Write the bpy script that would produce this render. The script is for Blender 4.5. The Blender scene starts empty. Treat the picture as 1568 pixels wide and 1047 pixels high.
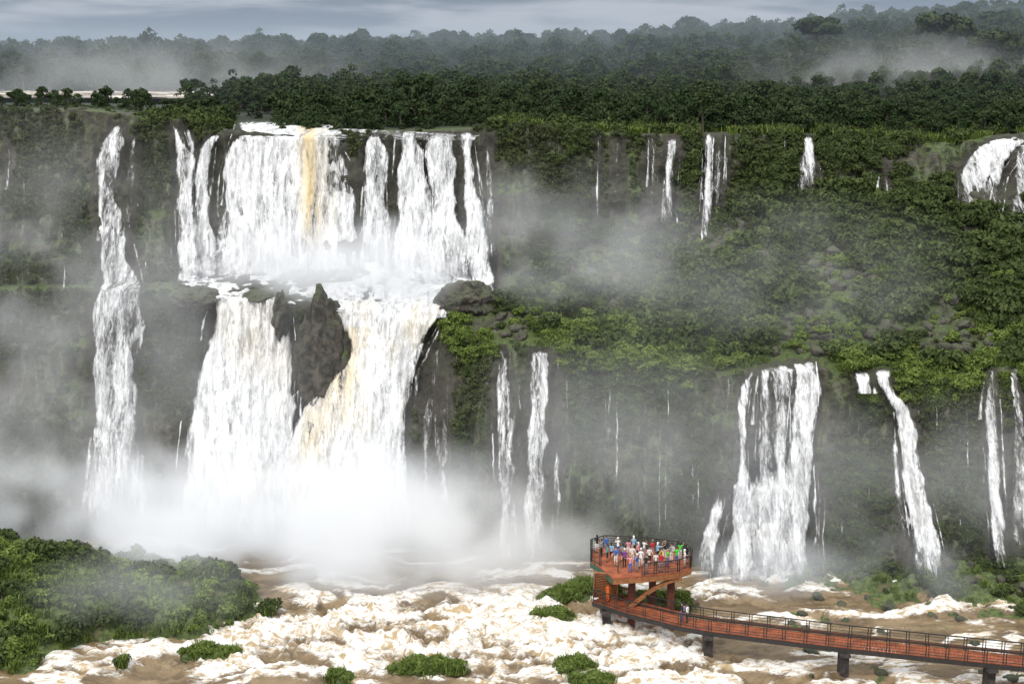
import bpy, bmesh, math, random
import numpy as np
from mathutils import Vector, Matrix
random.seed(5); rng=np.random.default_rng(5)
S=bpy.context.scene
H=50.0; F=2154.0; TH=math.radians(11.75); CS,SN=math.cos(TH),math.sin(TH)
# ---------------------------------------------------------------- view-ray helpers
def wY(px,py,Y):
    px=np.asarray(px,float);py=np.asarray(py,float)
    u=(px-784)/F; v=(523-py)/F; t=Y/(CS+v*SN)
    return u*t, Y+0*t, H+(-SN+v*CS)*t
def wZ(px,py,Z):
    u=(px-784)/F; v=(523-py)/F; t=(Z-H)/(-SN+v*CS)
    return u*t,(CS+v*SN)*t,Z+0*t
def proj(X,Y,Z):
    t=Y*CS-(Z-H)*SN; up=Y*SN+(Z-H)*CS
    t=np.maximum(t,1e-3)
    return 784+F*X/t, 523-F*up/t
def VY(px,py,Y): return Vector([float(a) for a in wY(px,py,Y)])
def VZ(px,py,Z): return Vector([float(a) for a in wZ(px,py,Z)])
# ---------------------------------------------------------------- noise
def _h(ix,iy,iz,s):
    h=(ix.astype(np.uint32)*np.uint32(374761393)+iy.astype(np.uint32)*np.uint32(668265263)+iz.astype(np.uint32)*np.uint32(2246822519)+np.uint32(s*3266489917%4294967296))
    h=(h^(h>>np.uint32(13)))*np.uint32(1274126177); h=h^(h>>np.uint32(16))
    return h.astype(np.float64)/4294967295.0
def vn(x,y,z,s=0):
    x,y,z=np.broadcast_arrays(np.asarray(x,float),np.asarray(y,float),np.asarray(z,float))
    x0=np.floor(x);y0=np.floor(y);z0=np.floor(z);fx=x-x0;fy=y-y0;fz=z-z0
    fx=fx*fx*(3-2*fx);fy=fy*fy*(3-2*fy);fz=fz*fz*(3-2*fz)
    a=x0.astype(np.int64);b=y0.astype(np.int64);c=z0.astype(np.int64)
    r=0
    for i in (0,1):
        for j in (0,1):
            for k in (0,1):
                w=(fx if i else 1-fx)*(fy if j else 1-fy)*(fz if k else 1-fz)
                r=r+w*_h(a+i,b+j,c+k,s)
    return r
def fbm(x,y,z,o=4,s=0,g=.5):
    r=0;a=1;t=0
    for i in range(o):
        r=r+a*vn(x*2**i,y*2**i,z*2**i,s+i*7);t+=a;a*=g
    return r/t
def sstep(a,b,x): 
    t=np.clip((x-a)/(b-a),0,1);return t*t*(3-2*t)
# ---------------------------------------------------------------- node helper
class NT:
    def __init__(s,t): s.t=t;s.n=t.nodes;s.l=t.links
    def add(s,ty,ins=None,**kw):
        n=s.n.new(ty)
        for k,v in kw.items(): setattr(n,k,v)
        if ins:
            for k,v in ins.items(): s.set(n,k,v)
        return n
    def set(s,n,k,v):
        sk=n.inputs[k]
        if isinstance(v,bpy.types.NodeSocket): s.l.new(v,sk)
        elif isinstance(v,bpy.types.Node): s.l.new(v.outputs[0],sk)
        else:
            if isinstance(v,(tuple,list)) and len(v)==3 and sk.type=='RGBA': v=(*v,1)
            sk.default_value=v
    def m(s,op,a,b=0.0,c=None,clamp=False):
        n=s.add('ShaderNodeMath',{0:a,1:b},operation=op,use_clamp=clamp)
        if c is not None: s.set(n,2,c)
        return n.outputs[0]
    def mix(s,f,a,b,bt='MIX'):
        n=s.n.new('ShaderNodeMix');n.data_type='RGBA';n.blend_type=bt
        s.set(n,0,f);s.set(n,6,a);s.set(n,7,b);return n.outputs[2]
    def noise(s,vec,scale,det=4,rough=.55,dist=0):
        n=s.add('ShaderNodeTexNoise',{'Scale':scale,'Detail':det,'Roughness':rough,'Distortion':dist})
        if vec is not None: s.set(n,'Vector',vec)
        return n.outputs[0]
    def ss(s,a,b,x):
        n=s.add('ShaderNodeMapRange',{'Value':x,'From Min':a,'From Max':b},interpolation_type='SMOOTHSTEP');return n.outputs[0]
def newmat(name):
    m=bpy.data.materials.new(name);m.use_nodes=True;m.node_tree.nodes.clear();t=NT(m.node_tree)
    o=t.add('ShaderNodeOutputMaterial');return m,t,o
def simple(name,col,rough=.7,var=.25,sc=3.0,metal=0):
    m,t,o=newmat(name);g=t.add('ShaderNodeNewGeometry')
    n=t.noise(g.outputs['Position'],sc,4)
    d=tuple(c*(1-var) for c in col);l=tuple(min(1,c*(1+var)) for c in col)
    c=t.mix(t.ss(.3,.7,n),d,l)
    b=t.add('ShaderNodeBsdfPrincipled',{'Base Color':c,'Roughness':rough,'Metallic':metal})
    t.l.new(b.outputs[0],o.inputs[0]);return m
def mkobj(name,me,parent=None,mats=(),loc=None):
    ob=bpy.data.objects.new(name,me);S.collection.objects.link(ob)
    for m in mats: me.materials.append(m)
    if parent: ob.parent=parent
    if loc is not None: ob.location=loc
    return ob
def empty(name):
    e=bpy.data.objects.new(name,None);S.collection.objects.link(e);return e
def gridmesh(name,X,Y,Z,smooth=True):
    r,c=X.shape; co=np.stack([X,Y,Z],-1).reshape(-1,3)
    i=np.arange(r*c).reshape(r,c)
    f=np.stack([i[:-1,:-1],i[:-1,1:],i[1:,1:],i[1:,:-1]],-1).reshape(-1,4)
    return polymesh(name,co,f,smooth)
def polymesh(name,co,f,smooth=False):
    me=bpy.data.meshes.new(name);n=f.shape[1]
    me.vertices.add(len(co));me.vertices.foreach_set('co',np.asarray(co,np.float32).ravel())
    me.loops.add(f.size);me.loops.foreach_set('vertex_index',f.astype(np.int32).ravel())
    me.polygons.add(len(f));me.polygons.foreach_set('loop_start',np.arange(0,f.size,n,dtype=np.int32))
    me.polygons.foreach_set('loop_total',np.full(len(f),n,np.int32))
    me.polygons.foreach_set('use_smooth',np.full(len(f),smooth))
    me.update(calc_edges=True);me.validate();return me
def setattr_f(me,name,arr):
    a=me.attributes.new(name,'FLOAT','POINT');a.data.foreach_set('value',np.asarray(arr,np.float32).ravel())
# ---------------------------------------------------------------- terrain tables
cp  =[-1400,0,150,250,310,350,440,540,600,650,690,760,830,900,1050,1130,1250,1350,1450,1568,3200]
def T(*v): 
    assert len(v)==len(cp),len(v); return list(v)
lipP=T(172,170,170,182,190,208,212,208,202,202,200,196,198,202,206,205,206,215,220,206,206)
lipY=T(165,165,164,165,166,164,163,165,168,168,169,170,171,172,173,174,177,178,178,172,172)
ufP =T(440,440,435,432,425,418,415,415,412,415,420,432,400,372,350,325,300,305,315,335,335)
ufY =T(153,153,154,156,158,159,159,159,160,160,160,158,162,165,168,170,172,172,170,165,165)
mdP =T(445,445,440,440,438,436,435,440,445,455,460,480,465,455,450,440,430,440,450,460,460)
mdY =T(152,152,152,153,153,154,154,153,153,152,152,149,151,153,152,153,154,153,152,150,150)
ltP =T(450,450,445,445,450,455,462,475,482,495,510,528,532,545,562,576,566,582,592,578,578)
ltY =T(151,151,150,150,149,149,148.5,148,147,147,145,143,142,141,140,139,139,139,138,138,138)
ftY =T(140,140,140,140,140,139,138,138,137,137,136,135,134,133,131,129.5,129,128,127,126,126)
h8  =T(41.4,41.4,41.4,41.2,41,41,41,41,41,41,41,41,41,41,41,41.5,42,43,43,43,43)
h9  =T(41,41,41,41,41,41,41,41,41,41,41,41,41,41.5,42.5,43,45,46,47,48,48)
h10 =T(41,41,41,41,41,41,41,41,42,42,42,42,42,43,44,45,47,49,51,52,52)
h11 =T(42,42,42,42.5,43,43,44,45,45,45,46,46,46,47,50,51,53,56,59,62,70)
cols=np.concatenate([np.linspace(-1400,-120,60,endpoint=False),np.linspace(-120,1690,760),np.linspace(1700,3200,60)])
def tab(v,px): 
    px=np.asarray(px,float); r=0
    for d,w in((-30,.25),(0,.5),(30,.25)): r=r+w*np.interp(px+d,cp,v)
    return r
def cliffY(px,py):
    px,py=np.broadcast_arrays(np.asarray(px,float),np.asarray(py,float))
    P=[tab(lipP,px),tab(ufP,px),tab(mdP,px),tab(ltP,px)];Yv=[tab(lipY,px),tab(ufY,px),tab(mdY,px),tab(ltY,px)]
    fy=tab(ftY,px); fp=proj(0,fy,-.5+0*fy)[1]
    P.append(fp);Yv.append(fy)
    r=np.where(py<P[0],np.minimum(Yv[0]+(P[0]-py)*.5,Yv[0]+14),fy)
    for k in range(4):
        a=(py-P[k])/(P[k+1]-P[k]);sel=(py>=P[k])&(py<P[k+1])
        r=np.where(sel,Yv[k]+a*(Yv[k+1]-Yv[k]),r)
    return r
def zof(P,Y): return wY(784,P,Y)[2]
lY=tab(lipY,cols);lz=zof(tab(lipP,cols),lY)
C=[(cols*0+20,cols*0-4),(tab(ftY,cols)-8,cols*0-2.5),(tab(ftY,cols),cols*0-.5),
   (tab(ltY,cols),zof(tab(ltP,cols),tab(ltY,cols))),(tab(mdY,cols),zof(tab(mdP,cols),tab(mdY,cols))),
   (tab(ufY,cols),zof(tab(ufP,cols),tab(ufY,cols))),(lY,lz),(lY+7,lz+.1),(cols*0+225,tab(h8,cols)),
   (cols*0+300,tab(h9,cols)),(cols*0+420,tab(h10,cols)),(cols*0+700,tab(h11,cols)),(cols*0+1000,tab(h11,cols)-4),(cols*0+6000,cols*0+30)]
sub=[10,12,135,40,50,105,22,34,24,20,24,16,10]
rows=[];par=[]
for k,n in enumerate(sub):
    for j in range(n+(k==len(sub)-1)):
        a=j/n; rows.append(((1-a)*C[k][0]+a*C[k+1][0],(1-a)*C[k][1]+a*C[k+1][1]));par.append(k+a)
Yg=np.array([r[0] for r in rows]);Zg=np.array([r[1] for r in rows]);par=np.array(par)
PX=np.broadcast_to(cols,Yg.shape)
Xg=(PX-784)/F*(Yg*CS+(H-Zg)*SN)
Xs,Ys,Zs=Xg.copy(),Yg.copy(),Zg.copy()
PG=np.broadcast_to(par[:,None],Yg.shape)
w=np.interp(par,[0,1.3,2,3,6,6.5,7,8,14],[0,.2,1,1,1,.45,.3,.3,.3])[:,None]
big=(fbm(Xg*.11,Yg*.05,Zg*.10,3,1)-.5)*5.5
colm=(1-np.abs(2*fbm(Xg*.45,Zg*.07,Yg*.1,3,11)-1))-.75
strata=(vn(Xg*.05,Yg*.03,Zg*.55,21)-.5)*1.4
fine=(fbm(Xg*1.1,Yg*1.1,Zg*1.1,4,31)-.5)*1.7
steep=np.interp(par,[0,2,2.1,2.95,3.05,5,5.1,5.95,6.1],[0,0,1,1,.3,.3,1,1,0])[:,None]
d=w*(big*(.5+.5*steep)+steep*(colm*2.2+strata)+fine*.8)
Yg=Yg-d*.85*np.where(PG>6.2,.1,1);Zg=Zg+d*.5*np.where(PG>6,.25,1)
m_far=(PG>8.5);Zg=Zg+m_far*(fbm(Xg*.012,Yg*.012,0*Xg,3,5)-.5)*5
ter=gridmesh('terrain',Xg,Yg,Zg)
# ---------------------------------------------------------------- waterfall definitions (dens, ochre, layers, rows: level, left, right)
W=[
(.62,0,3,[(190,172,192),(215,155,195),(250,142,186),(300,142,180),(340,146,195),(400,150,200),(430,150,222),(500,135,222),(560,140,212),(620,140,212),(700,128,220),(800,110,230)]),
(.35,0,1,[(210,196,212),(240,190,215),(340,180,205)]),
(.8,0,3,[(190,256,272),(215,262,285),(240,265,300),(320,268,302),(440,272,312)]),
(.8,0,3,[(204,322,345),(222,304,330),(240,298,328),(300,292,324),(440,292,338)]),
(.7,0,1,[(196,278,294),(222,286,304),(240,288,302)]),
(.92,1,3,[(187,364,495),(200,366,515),(222,346,530),(260,342,538),(330,336,548),(430,322,565)]),
(.78,0,2,[(205,565,586),(235,552,596),(320,550,598),(425,545,612)]),
(.82,0,3,[(200,610,632),(240,608,655),(330,604,668),(435,590,692)]),
(.82,0,3,[(204,655,700),(240,648,700),(330,655,705),(435,642,722)]),
(.85,0,3,[(202,700,723),(280,706,734),(350,708,744),(445,690,765)]),
(.4,0,1,[(205,740,756),(300,738,760),(400,740,765)]),
(1.05,.5,3,[(448,338,432),(470,328,446),(520,320,452),(580,300,454),(640,290,450),(720,282,456),(815,274,465)]),
(1.05,1,3,[(456,500,682),(485,512,680),(510,530,655),(540,536,642),(580,505,626),(620,468,620),(680,436,620),(740,425,624),(820,412,636)]),
(.45,0,2,[(520,640,655),(560,606,640),(640,600,625),(815,585,628)]),
(.3,0,1,[(530,655,690),(700,640,690),(815,640,690)]),
(.62,0,3,[(530,758,774),(560,758,784),(620,755,795),(700,758,788),(800,762,795),(868,755,812)]),
(.55,0,3,[(535,812,846),(600,808,842),(700,800,838),(800,796,834),(872,788,838)]),
(.3,0,1,[(545,848,860),(700,842,862),(870,835,860)]),
(.7,0,1,[(212,913,920),(355,909,918)]),
(.3,0,1,[(212,938,955),(340,930,960)]),
(.5,0,1,[(208,995,1003),(350,990,1012)]),
(.6,0,2,[(212,1020,1040),(260,1015,1034),(350,1008,1034)]),
(.8,0,3,[(204,1078,1094),(280,1076,1094),(368,1071,1088)]),
(.55,0,2,[(204,1096,1112),(330,1090,1106)]),
(.85,0,3,[(208,1230,1247),(250,1223,1252),(300,1217,1255)]),
(.5,0,1,[(240,1352,1362),(305,1345,1364)]),
(.95,0,3,[(208,1522,1568),(225,1494,1562),(240,1477,1545),(262,1467,1522),(325,1464,1508)]),
(.7,0,3,[(208,1545,1590),(225,1528,1562),(250,1510,1540),(325,1500,1528)]),
(.6,0,2,[(215,1552,1590),(365,1545,1590)]),
(.4,0,1,[(212,8,16),(290,5,20)]),
(.7,0,3,[(566,1146,1160),(590,1132,1154),(640,1127,1148),(740,1128,1150),(800,1125,1152)]),
(.62,0,2,[(562,1164,1182),(620,1164,1182),(740,1158,1186),(800,1155,1190)]),
(.6,0,2,[(556,1188,1212),(600,1188,1208),(740,1180,1208),(800,1175,1210)]),
(.88,0,3,[(552,1208,1250),(575,1212,1258),(600,1214,1258),(650,1208,1248),(740,1196,1244),(810,1190,1242)]),
(.9,0,3,[(705,1150,1240),(740,1118,1244),(800,1122,1240),(888,1090,1236)]),
(.8,0,2,[(742,1096,1126),(800,1078,1105),(885,1062,1095)]),
(.45,0,1,[(560,1170,1225),(600,1160,1220),(740,1150,1215)]),
(.85,0,3,[(566,1335,1366),(600,1342,1370),(618,1362,1392),(640,1374,1402),(700,1377,1410),(760,1385,1424),(830,1398,1440),(888,1402,1448)]),
(.5,0,1,[(625,1362,1374),(720,1366,1382),(800,1374,1392),(885,1384,1404)]),
(.85,0,1,[(570,1308,1332),(602,1312,1334)]),
(.62,0,3,[(564,1512,1526),(640,1505,1534),(750,1508,1536),(868,1520,1548)]),
(.45,0,2,[(564,1545,1562),(700,1548,1580),(850,1545,1585)]),
]
NF=len(W)
for i_ in range(NF):      # frayed side strands of the larger falls
    dn,oc,ly,rw=W[i_];a=np.array(rw,float);wd_=(a[:,2]-a[:,1]).mean()
    if wd_<11 or dn<.5: continue
    for q_ in range(int(min(12,3+wd_/16))):
        y0=a[0,0]+rng.random()**1.5*(a[-1,0]-a[0,0])*.7;y1=min(a[-1,0],y0+rng.uniform(60,220))
        e_=rng.choice([-.06,.03,.5,.97,1.06]) if wd_>40 else rng.choice([-.15,.1,.9,1.15]);e_+=rng.normal()*.06;w0=rng.uniform(3,7)
        def X_(y): return np.interp(y,a[:,0],a[:,1])*(1-e_)+np.interp(y,a[:,0],a[:,2])*e_
        W.append((rng.uniform(.45,.75),0,1,[(y0,X_(y0)-w0*.3,X_(y0)+w0*.4),((y0+y1)/2,X_((y0+y1)/2)-w0*.7,X_((y0+y1)/2)+w0*.7),(y1,X_(y1)-w0*1.2,X_(y1)+w0*1.2)]))
for i in range(85):   # thin seepage trickles on the rock walls
    if rng.random()<.6:
        x=rng.uniform(620,1568);y0=float(tab(ltP,x))+rng.uniform(0,60);y1=y0+rng.uniform(70,300);y1=min(y1,860)
    elif rng.random()<.5: x=rng.uniform(0,290);y0=rng.uniform(180,420);y1=y0+rng.uniform(60,260)
    else: x=rng.uniform(760,1350);y0=208;y1=y0+rng.uniform(30,120)
    ww=rng.uniform(3,9);W.append((rng.uniform(.25,.45),0,1,[(y0,x,x+ww*.5),((y0+y1)/2,x-ww*.3,x+ww*.8),(y1,x-ww,x+ww)]))
mask=np.zeros((1047,1568),bool)
for i_,(dn,oc,ly,rw) in enumerate(W):
    if dn<.5 and i_>=NF: continue
    a=np.array(rw,float)
    for y in range(int(a[0,0])-4,min(1046,int(a[-1,0]))):
        l=np.interp(y,a[:,0],a[:,1]);r=np.interp(y,a[:,0],a[:,2]);mask[y,max(0,int(l)-4):max(0,min(1568,int(r)+5))]=True
mask[395:480,290:735]=True
def wet(px,py):
    xi=np.clip(px.astype(int),0,1567);yi=np.clip(py.astype(int),0,1046)
    return mask[yi,xi]&(px>=0)&(px<1568)&(py>=0)&(py<1047)
tpx,tpy=proj(Xg,Yg,Zg)
wetv=wet(tpx,tpy)&(PG<6.6)&(PG>1.5)
setattr_f(ter,'wetness',wetv.astype(float))
setattr_f(ter,'band',PG)
# terrain material
m,t,o=newmat('terrain_rock_moss');g=t.add('ShaderNodeNewGeometry');P=g.outputs['Position']
sep=t.add('ShaderNodeSeparateXYZ',{0:g.outputs['Normal']});nz=sep.outputs[2]
n1=t.noise(P,.18,3);n2=t.noise(P,1.3,4,.65);n3=t.noise(P,5,3,.7)
rock=t.mix(t.ss(.35,.65,n2),(.035,.034,.030),(.14,.112,.088))
moss=t.mix(t.ss(.35,.68,n3),(.018,.027,.010),(.095,.12,.045))
mp=t.add('ShaderNodeMapping',{'Vector':P,'Scale':(1.2,1.2,.12)});n4=t.noise(mp,1.0,3,.6)
moss=t.mix(t.ss(.50,.66,n4),moss,(.16,.17,.11));moss=t.mix(t.ss(.48,.34,n4),moss,(.022,.026,.014))
f=t.m('ADD',t.m('MULTIPLY',n1,.9),t.m('MULTIPLY',n2,.5));f=t.ss(.58,.78,f)
f=t.m('ADD',.3,t.m('MULTIPLY',f,.7));c=t.mix(f,rock,moss)
grass=t.mix(t.ss(.3,.7,n3),(.045,.07,.02),(.12,.16,.045))
gf=t.m('MULTIPLY',t.ss(.55,.85,nz),t.ss(.38,.54,n1));c=t.mix(gf,c,grass)
wa=t.add('ShaderNodeAttribute',attribute_name='wetness');c=t.mix(t.m('MULTIPLY',wa.outputs['Fac'],.8),c,(.06,.055,.045))
ba=t.add('ShaderNodeAttribute',attribute_name='band');c=t.mix(t.ss(6.4,7.1,ba.outputs['Fac']),c,(.035,.045,.025))
bp=t.add('ShaderNodeBump',{'Height':t.m('ADD',n3,n2),'Strength':.7,'Distance':.35})
b=t.add('ShaderNodeBsdfPrincipled',{'Base Color':c,'Roughness':.85,'Normal':bp.outputs[0]});t.l.new(b.outputs[0],o.inputs[0])
mkobj('terrain',ter,mats=[m])
MROCK,t,o=newmat('wet_basalt');g=t.add('ShaderNodeNewGeometry');P=g.outputs['Position']
n2=t.noise(P,1.2,5,.65);n3=t.noise(P,5,4,.7)
c=t.mix(t.ss(.4,.62,n2),(.030,.031,.025),(.115,.098,.076));sep=t.add('ShaderNodeSeparateXYZ',{0:g.outputs['Normal']})
c=t.mix(t.m('MULTIPLY',t.ss(.2,.9,sep.outputs[2]),t.ss(.35,.6,n3)),c,(.085,.105,.045))
bp=t.add('ShaderNodeBump',{'Height':n3,'Strength':.8,'Distance':.3})
b=t.add('ShaderNodeBsdfPrincipled',{'Base Color':c,'Roughness':.6,'Normal':bp.outputs[0]});t.l.new(b.outputs[0],o.inputs[0])
def rockmesh(name,seed,sx,sy,sz,sub=5,amp=.45,taper=0):
    bm=bmesh.new();bmesh.ops.create_icosphere(bm,subdivisions=sub,radius=1)
    co=np.array([v.co[:] for v in bm.verts])
    dd=(fbm(co[:,0]*1.6+seed,co[:,1]*1.6,co[:,2]*1.6,5,seed)-.5)*2*amp+(1-np.abs(2*vn(co[:,0]*2.5,co[:,1]*2.5,co[:,2]*1.2+seed,seed+3)-1)-.5)*.2
    co=co*(1+dd)[:,None];tp=1-taper*(co[:,2])*.5
    co=co*np.array([sx,sy,sz]);co[:,0]*=tp
    for v,p in zip(bm.verts,co): v.co=p
    me=bpy.data.meshes.new(name);bm.to_mesh(me);bm.free()
    for p in me.polygons:p.use_smooth=True
    return me
for px,py,sx,sz,tp,off in[(492,548,2.6,6.6,.35,-.3),(716,462,3.0,2.2,0,.5),(432,488,1.0,2.6,.3,0),(300,458,2.2,1.2,0,0),(398,452,1.6,.5,0,.2)]:
    y=float(cliffY(px,py));mkobj('rock_outcrop',rockmesh('rock_outcrop',int(px),sx,2.6,sz,6,.55,tp),mats=[MROCK],loc=VY(px,py,y-1.2-off))
# ---------------------------------------------------------------- water materials
def fallmat():
    m,t,o=newmat('falling_white_water')
    uv=t.add('ShaderNodeUVMap',uv_map='UVMap')
    A=t.add('ShaderNodeAttribute',attribute_name='edge').outputs['Fac'];D=t.add('ShaderNodeAttribute',attribute_name='dens').outputs['Fac']
    O=t.add('ShaderNodeAttribute',attribute_name='ochre').outputs['Fac']
    a=t.add('ShaderNodeMapping',{'Vector':uv,'Scale':(.95,.13,1)});n1=t.noise(a,1,3,.6,.7)
    a2=t.add('ShaderNodeMapping',{'Vector':uv,'Scale':(3.4,.8,1)});n2=t.noise(a2,1,3,.7,1.2)
    v=t.m('ADD',t.m('MULTIPLY',n1,.55),t.m('MULTIPLY',n2,.45))
    n9=t.noise(t.add('ShaderNodeMapping',{'Vector':uv,'Scale':(.22,.07,1)}),1,2)
    v=t.m('ADD',t.m('ADD',v,t.m('MULTIPLY',t.m('SUBTRACT',A,1),.36)),t.m('MULTIPLY',t.m('SUBTRACT',n9,.52),.35))
    thr=t.m('SUBTRACT',.665,t.m('MULTIPLY',D,.30))
    x=t.m('DIVIDE',t.m('ADD',t.m('SUBTRACT',v,thr),.09),.24)
    al=t.m('MULTIPLY',t.ss(0,1,x),t.ss(0,.25,D))
    a3=t.add('ShaderNodeMapping',{'Vector':uv,'Scale':(1.3,.3,3)});n5=t.noise(a3,1,4,.65,1.0)
    c=t.mix(t.ss(.34,.54,n5),(.50,.51,.50),(.95,.95,.95))
    c=t.mix(t.m('MULTIPLY',O,t.ss(.25,.6,n1)),c,(.82,.66,.38))
    bp=t.add('ShaderNodeBump',{'Height':n2,'Strength':.25,'Distance':.3})
    b=t.add('ShaderNodeBsdfDiffuse',{'Color':c,'Normal':bp.outputs[0]})
    tp=t.add('ShaderNodeBsdfTransparent');ms=t.add('ShaderNodeMixShader',{0:al,1:tp.outputs[0],2:b.outputs[0]})
    t.l.new(ms.outputs[0],o.inputs[0]);return m
MF=fallmat()
def ribbon(rw,dens,oc,layer,step=2.2,foam=False,uoff=0):
    a=np.array(rw,float);wmax=(a[:,2]-a[:,1]).max()
    nr=max(6,int((a[-1,0]-a[0,0])/3));nc=max(5,int(wmax/step))
    py=np.linspace(a[0,0],a[-1,0],nr)
    L=np.interp(py,a[:,0],a[:,1]);R=np.interp(py,a[:,0],a[:,2])
    ker=np.ones(7)/7
    if nr>14:
        L=np.convolve(np.pad(L,3,'edge'),ker,'valid');R=np.convolve(np.pad(R,3,'edge'),ker,'valid')
    am=min(12,wmax*.25+2)
    j=lambda s_:(fbm(py*.03+uoff,py*0,py*0,3,s_)-.5)*am
    fan=layer*(1+ (py-a[0,0])/max(60,(a[-1,0]-a[0,0]))*5)
    L=L+j(3)-fan;R=R+j(5)+fan
    s=np.linspace(0,1,nc);px=L[:,None]*(1-s)+R[:,None]*s;py2=np.broadcast_to(py[:,None],px.shape)
    Yc=cliffY(px,py2);wm=(R-L)[:,None]/14.
    X,Y,Z=wY(px,py2,Yc)
    st=fbm(X*.9,Z*.13,X*0+layer*5,3,7)-.5;st2=fbm(X*2.3,Z*.6,X*0+layer*3,3,17)-.5
    bulge=np.minimum(1.2,wm*.2)*(1-(2*s-1)**2)
    off=.9+layer*.6+bulge+st*(1.6 if wmax>25 else .6)+st2*.8
    if foam: off=.8+(fbm(X*.5,Y*.5,Z*.5,4,9)-.4)*3.4+(fbm(X*1.5,Y*1.5,Z*1.5,3,19)-.5)*1.2
    if wmax<45 and not foam: off=off+.7
    ramp=np.interp(py2,[a[0,0],a[0,0]+10],[.25,1]);off=off*ramp
    X,Y,Z=wY(px,py2,Yc-off)
    me=gridmesh('waterfall',X,Y,Z)
    ed=np.minimum(1,np.minimum(s,1-s)*2*np.maximum(wm,.8)/(1.0+.5*layer))*np.ones_like(X)
    if a[0,0] in (705,742): ed=ed*np.interp(py2,[a[0,0],a[0,0]+40],[0,1])
    else: ed=ed*np.interp(py2,[a[0,0],a[0,0]+5],[.5,1])
    tail=np.interp(py2,[a[-1,0]-60,a[-1,0]],[1,.3]) if a[-1,0]-a[0,0]>80 else 1
    setattr_f(me,'edge',ed);setattr_f(me,'dens',(dens+.22*(wmax<16))*(1-.27*layer)*tail*np.ones_like(X))
    if oc>0:
        if a[0,0]<300: k=np.exp(-((px-(472+(py2-215)*.03))/13)**2)*.95*(py2<395)+.22*np.exp(-((px-500)/18)**2)
        else: k=oc*(.35*sstep(.45,.62,fbm(px*.02,py2*.008,px*0,3,41))+.5*np.exp(-((px-520+.35*(py2-560))/30)**2)*(py2>500)*(oc>.9))
    else: k=X*0
    setattr_f(me,'ochre',k)
    ul=me.uv_layers.new(name='UVMap');li=np.empty(len(me.loops),np.int32);me.loops.foreach_get('vertex_index',li)
    length=np.concatenate([[0],np.cumsum(np.sqrt(np.diff(Y[:,nc//2])**2+np.diff(Z[:,nc//2])**2))])
    U=X+uoff*3.7+layer*11;V=np.broadcast_to(length[:,None],X.shape)+uoff*5.1
    uvs=np.stack([U,V],-1).reshape(-1,2)[li];ul.data.foreach_set('uv',uvs.astype(np.float32).ravel())
    return me
tr_par=None
for i,(dn,oc,ly,rw) in enumerate(W):
    if i<NF:
        par_=empty('waterfall')
    else:
        if tr_par is None: tr_par=empty('cliff_trickles')
        par_=tr_par
    for k in range(min(ly,2)): mkobj('water_sheet_%d'%k,ribbon(rw,dn,oc,k,uoff=i*1.3),par_,[MF])
pool=empty('plunge_pool_foam')
mkobj('foam',ribbon([(385,335,560),(400,285,740),(430,268,762),(456,318,712),(486,500,688)],2.0,0,0,foam=True),pool,[MF])
mkobj('foam_spray',ribbon([(375,340,565),(400,285,748),(430,268,770),(465,325,705)],1.2,0,1,foam=True,uoff=4),pool,[MF])
mkobj('foam_top',ribbon([(185,368,490),(196,366,530),(206,370,740),(214,500,735)],.6,0,0,foam=True,uoff=7),pool,[MF])
# ---------------------------------------------------------------- river
gx=np.concatenate([np.linspace(-260,-60,40,endpoint=False),np.arange(-60,60,.22),np.linspace(60,260,40)])
gy=np.concatenate([np.linspace(20,98,30,endpoint=False),np.arange(98,142,.22)])
RX,RY=np.meshgrid(gx,gy);rpx,rpy=proj(RX,RY,RX*0)
def blob(cx,cy,rx,ry): return np.exp(-(((rpx-cx)/rx)**2+((rpy-cy)/ry)**2))
rap=np.clip(1.1*blob(640,985,290,60)+blob(500,955,170,40)+.9*blob(850,960,130,50)+.9*blob(240,1015,130,25)+.7*blob(980,1000,110,45)+.6*blob(1130,915,110,14)+.4*blob(1130,1030,150,25)+.6*blob(1260,945,80,10)+.7*blob(1180,885,90,14)+.5*blob(1430,890,50,12)+.35*blob(1400,1040,300,18)+.6*blob(1450,925,130,30)+.7*blob(800,872,60,10),0,1.15)
wx=RX+ (fbm(RX*.15,RY*.15,RX*0,3,3)-.5)*8;wy=RY+(fbm(RX*.15,RY*.15,RX*0+9,3,3)-.5)*8
q=fbm(wx*.22+wy*.1,wy*.6,RX*0,5,51);q2=1-np.abs(2*fbm(wx*.35,wy*.9,RX*0+3,4,61)-1)
RZ=(q-.5)*2.6*rap+(q2-.7)*1.6*rap+(fbm(RX*1.5,RY*2,RX*0,3,71)-.5)*(.15+.8*rap)
foam=np.clip(rap*.68+(q-.5)*3.6+(q2-.75)*1.4+.0,0,1.3)
me=gridmesh('river',RX,RY,RZ);setattr_f(me,'foam',foam)
m,t,o=newmat('muddy_rapids');g=t.add('ShaderNodeNewGeometry');P=g.outputs['Position']
fa=t.add('ShaderNodeAttribute',attribute_name='foam').outputs['Fac']
mp=t.add('ShaderNodeMapping',{'Vector':P,'Scale':(.8,1.8,1)});n=t.noise(mp,1.5,7,.72,1.8)
ff=t.ss(.36,.66,t.m('ADD',t.m('MULTIPLY',n,.9),t.m('MULTIPLY',t.m('SUBTRACT',fa,.45),.6)))
n0=t.noise(mp,.35,4)
br=t.mix(t.ss(.35,.65,n0),(.15,.10,.052),(.30,.215,.115))
n7=t.noise(mp,.9,6,.7,1);tan=t.mix(t.ss(.38,.54,n7),(.50,.36,.19),(.95,.93,.88))
c=t.mix(ff,br,tan)
r=t.m('ADD',.25,t.m('MULTIPLY',ff,.6));bp=t.add('ShaderNodeBump',{'Height':n,'Strength':.6,'Distance':.25})
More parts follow.
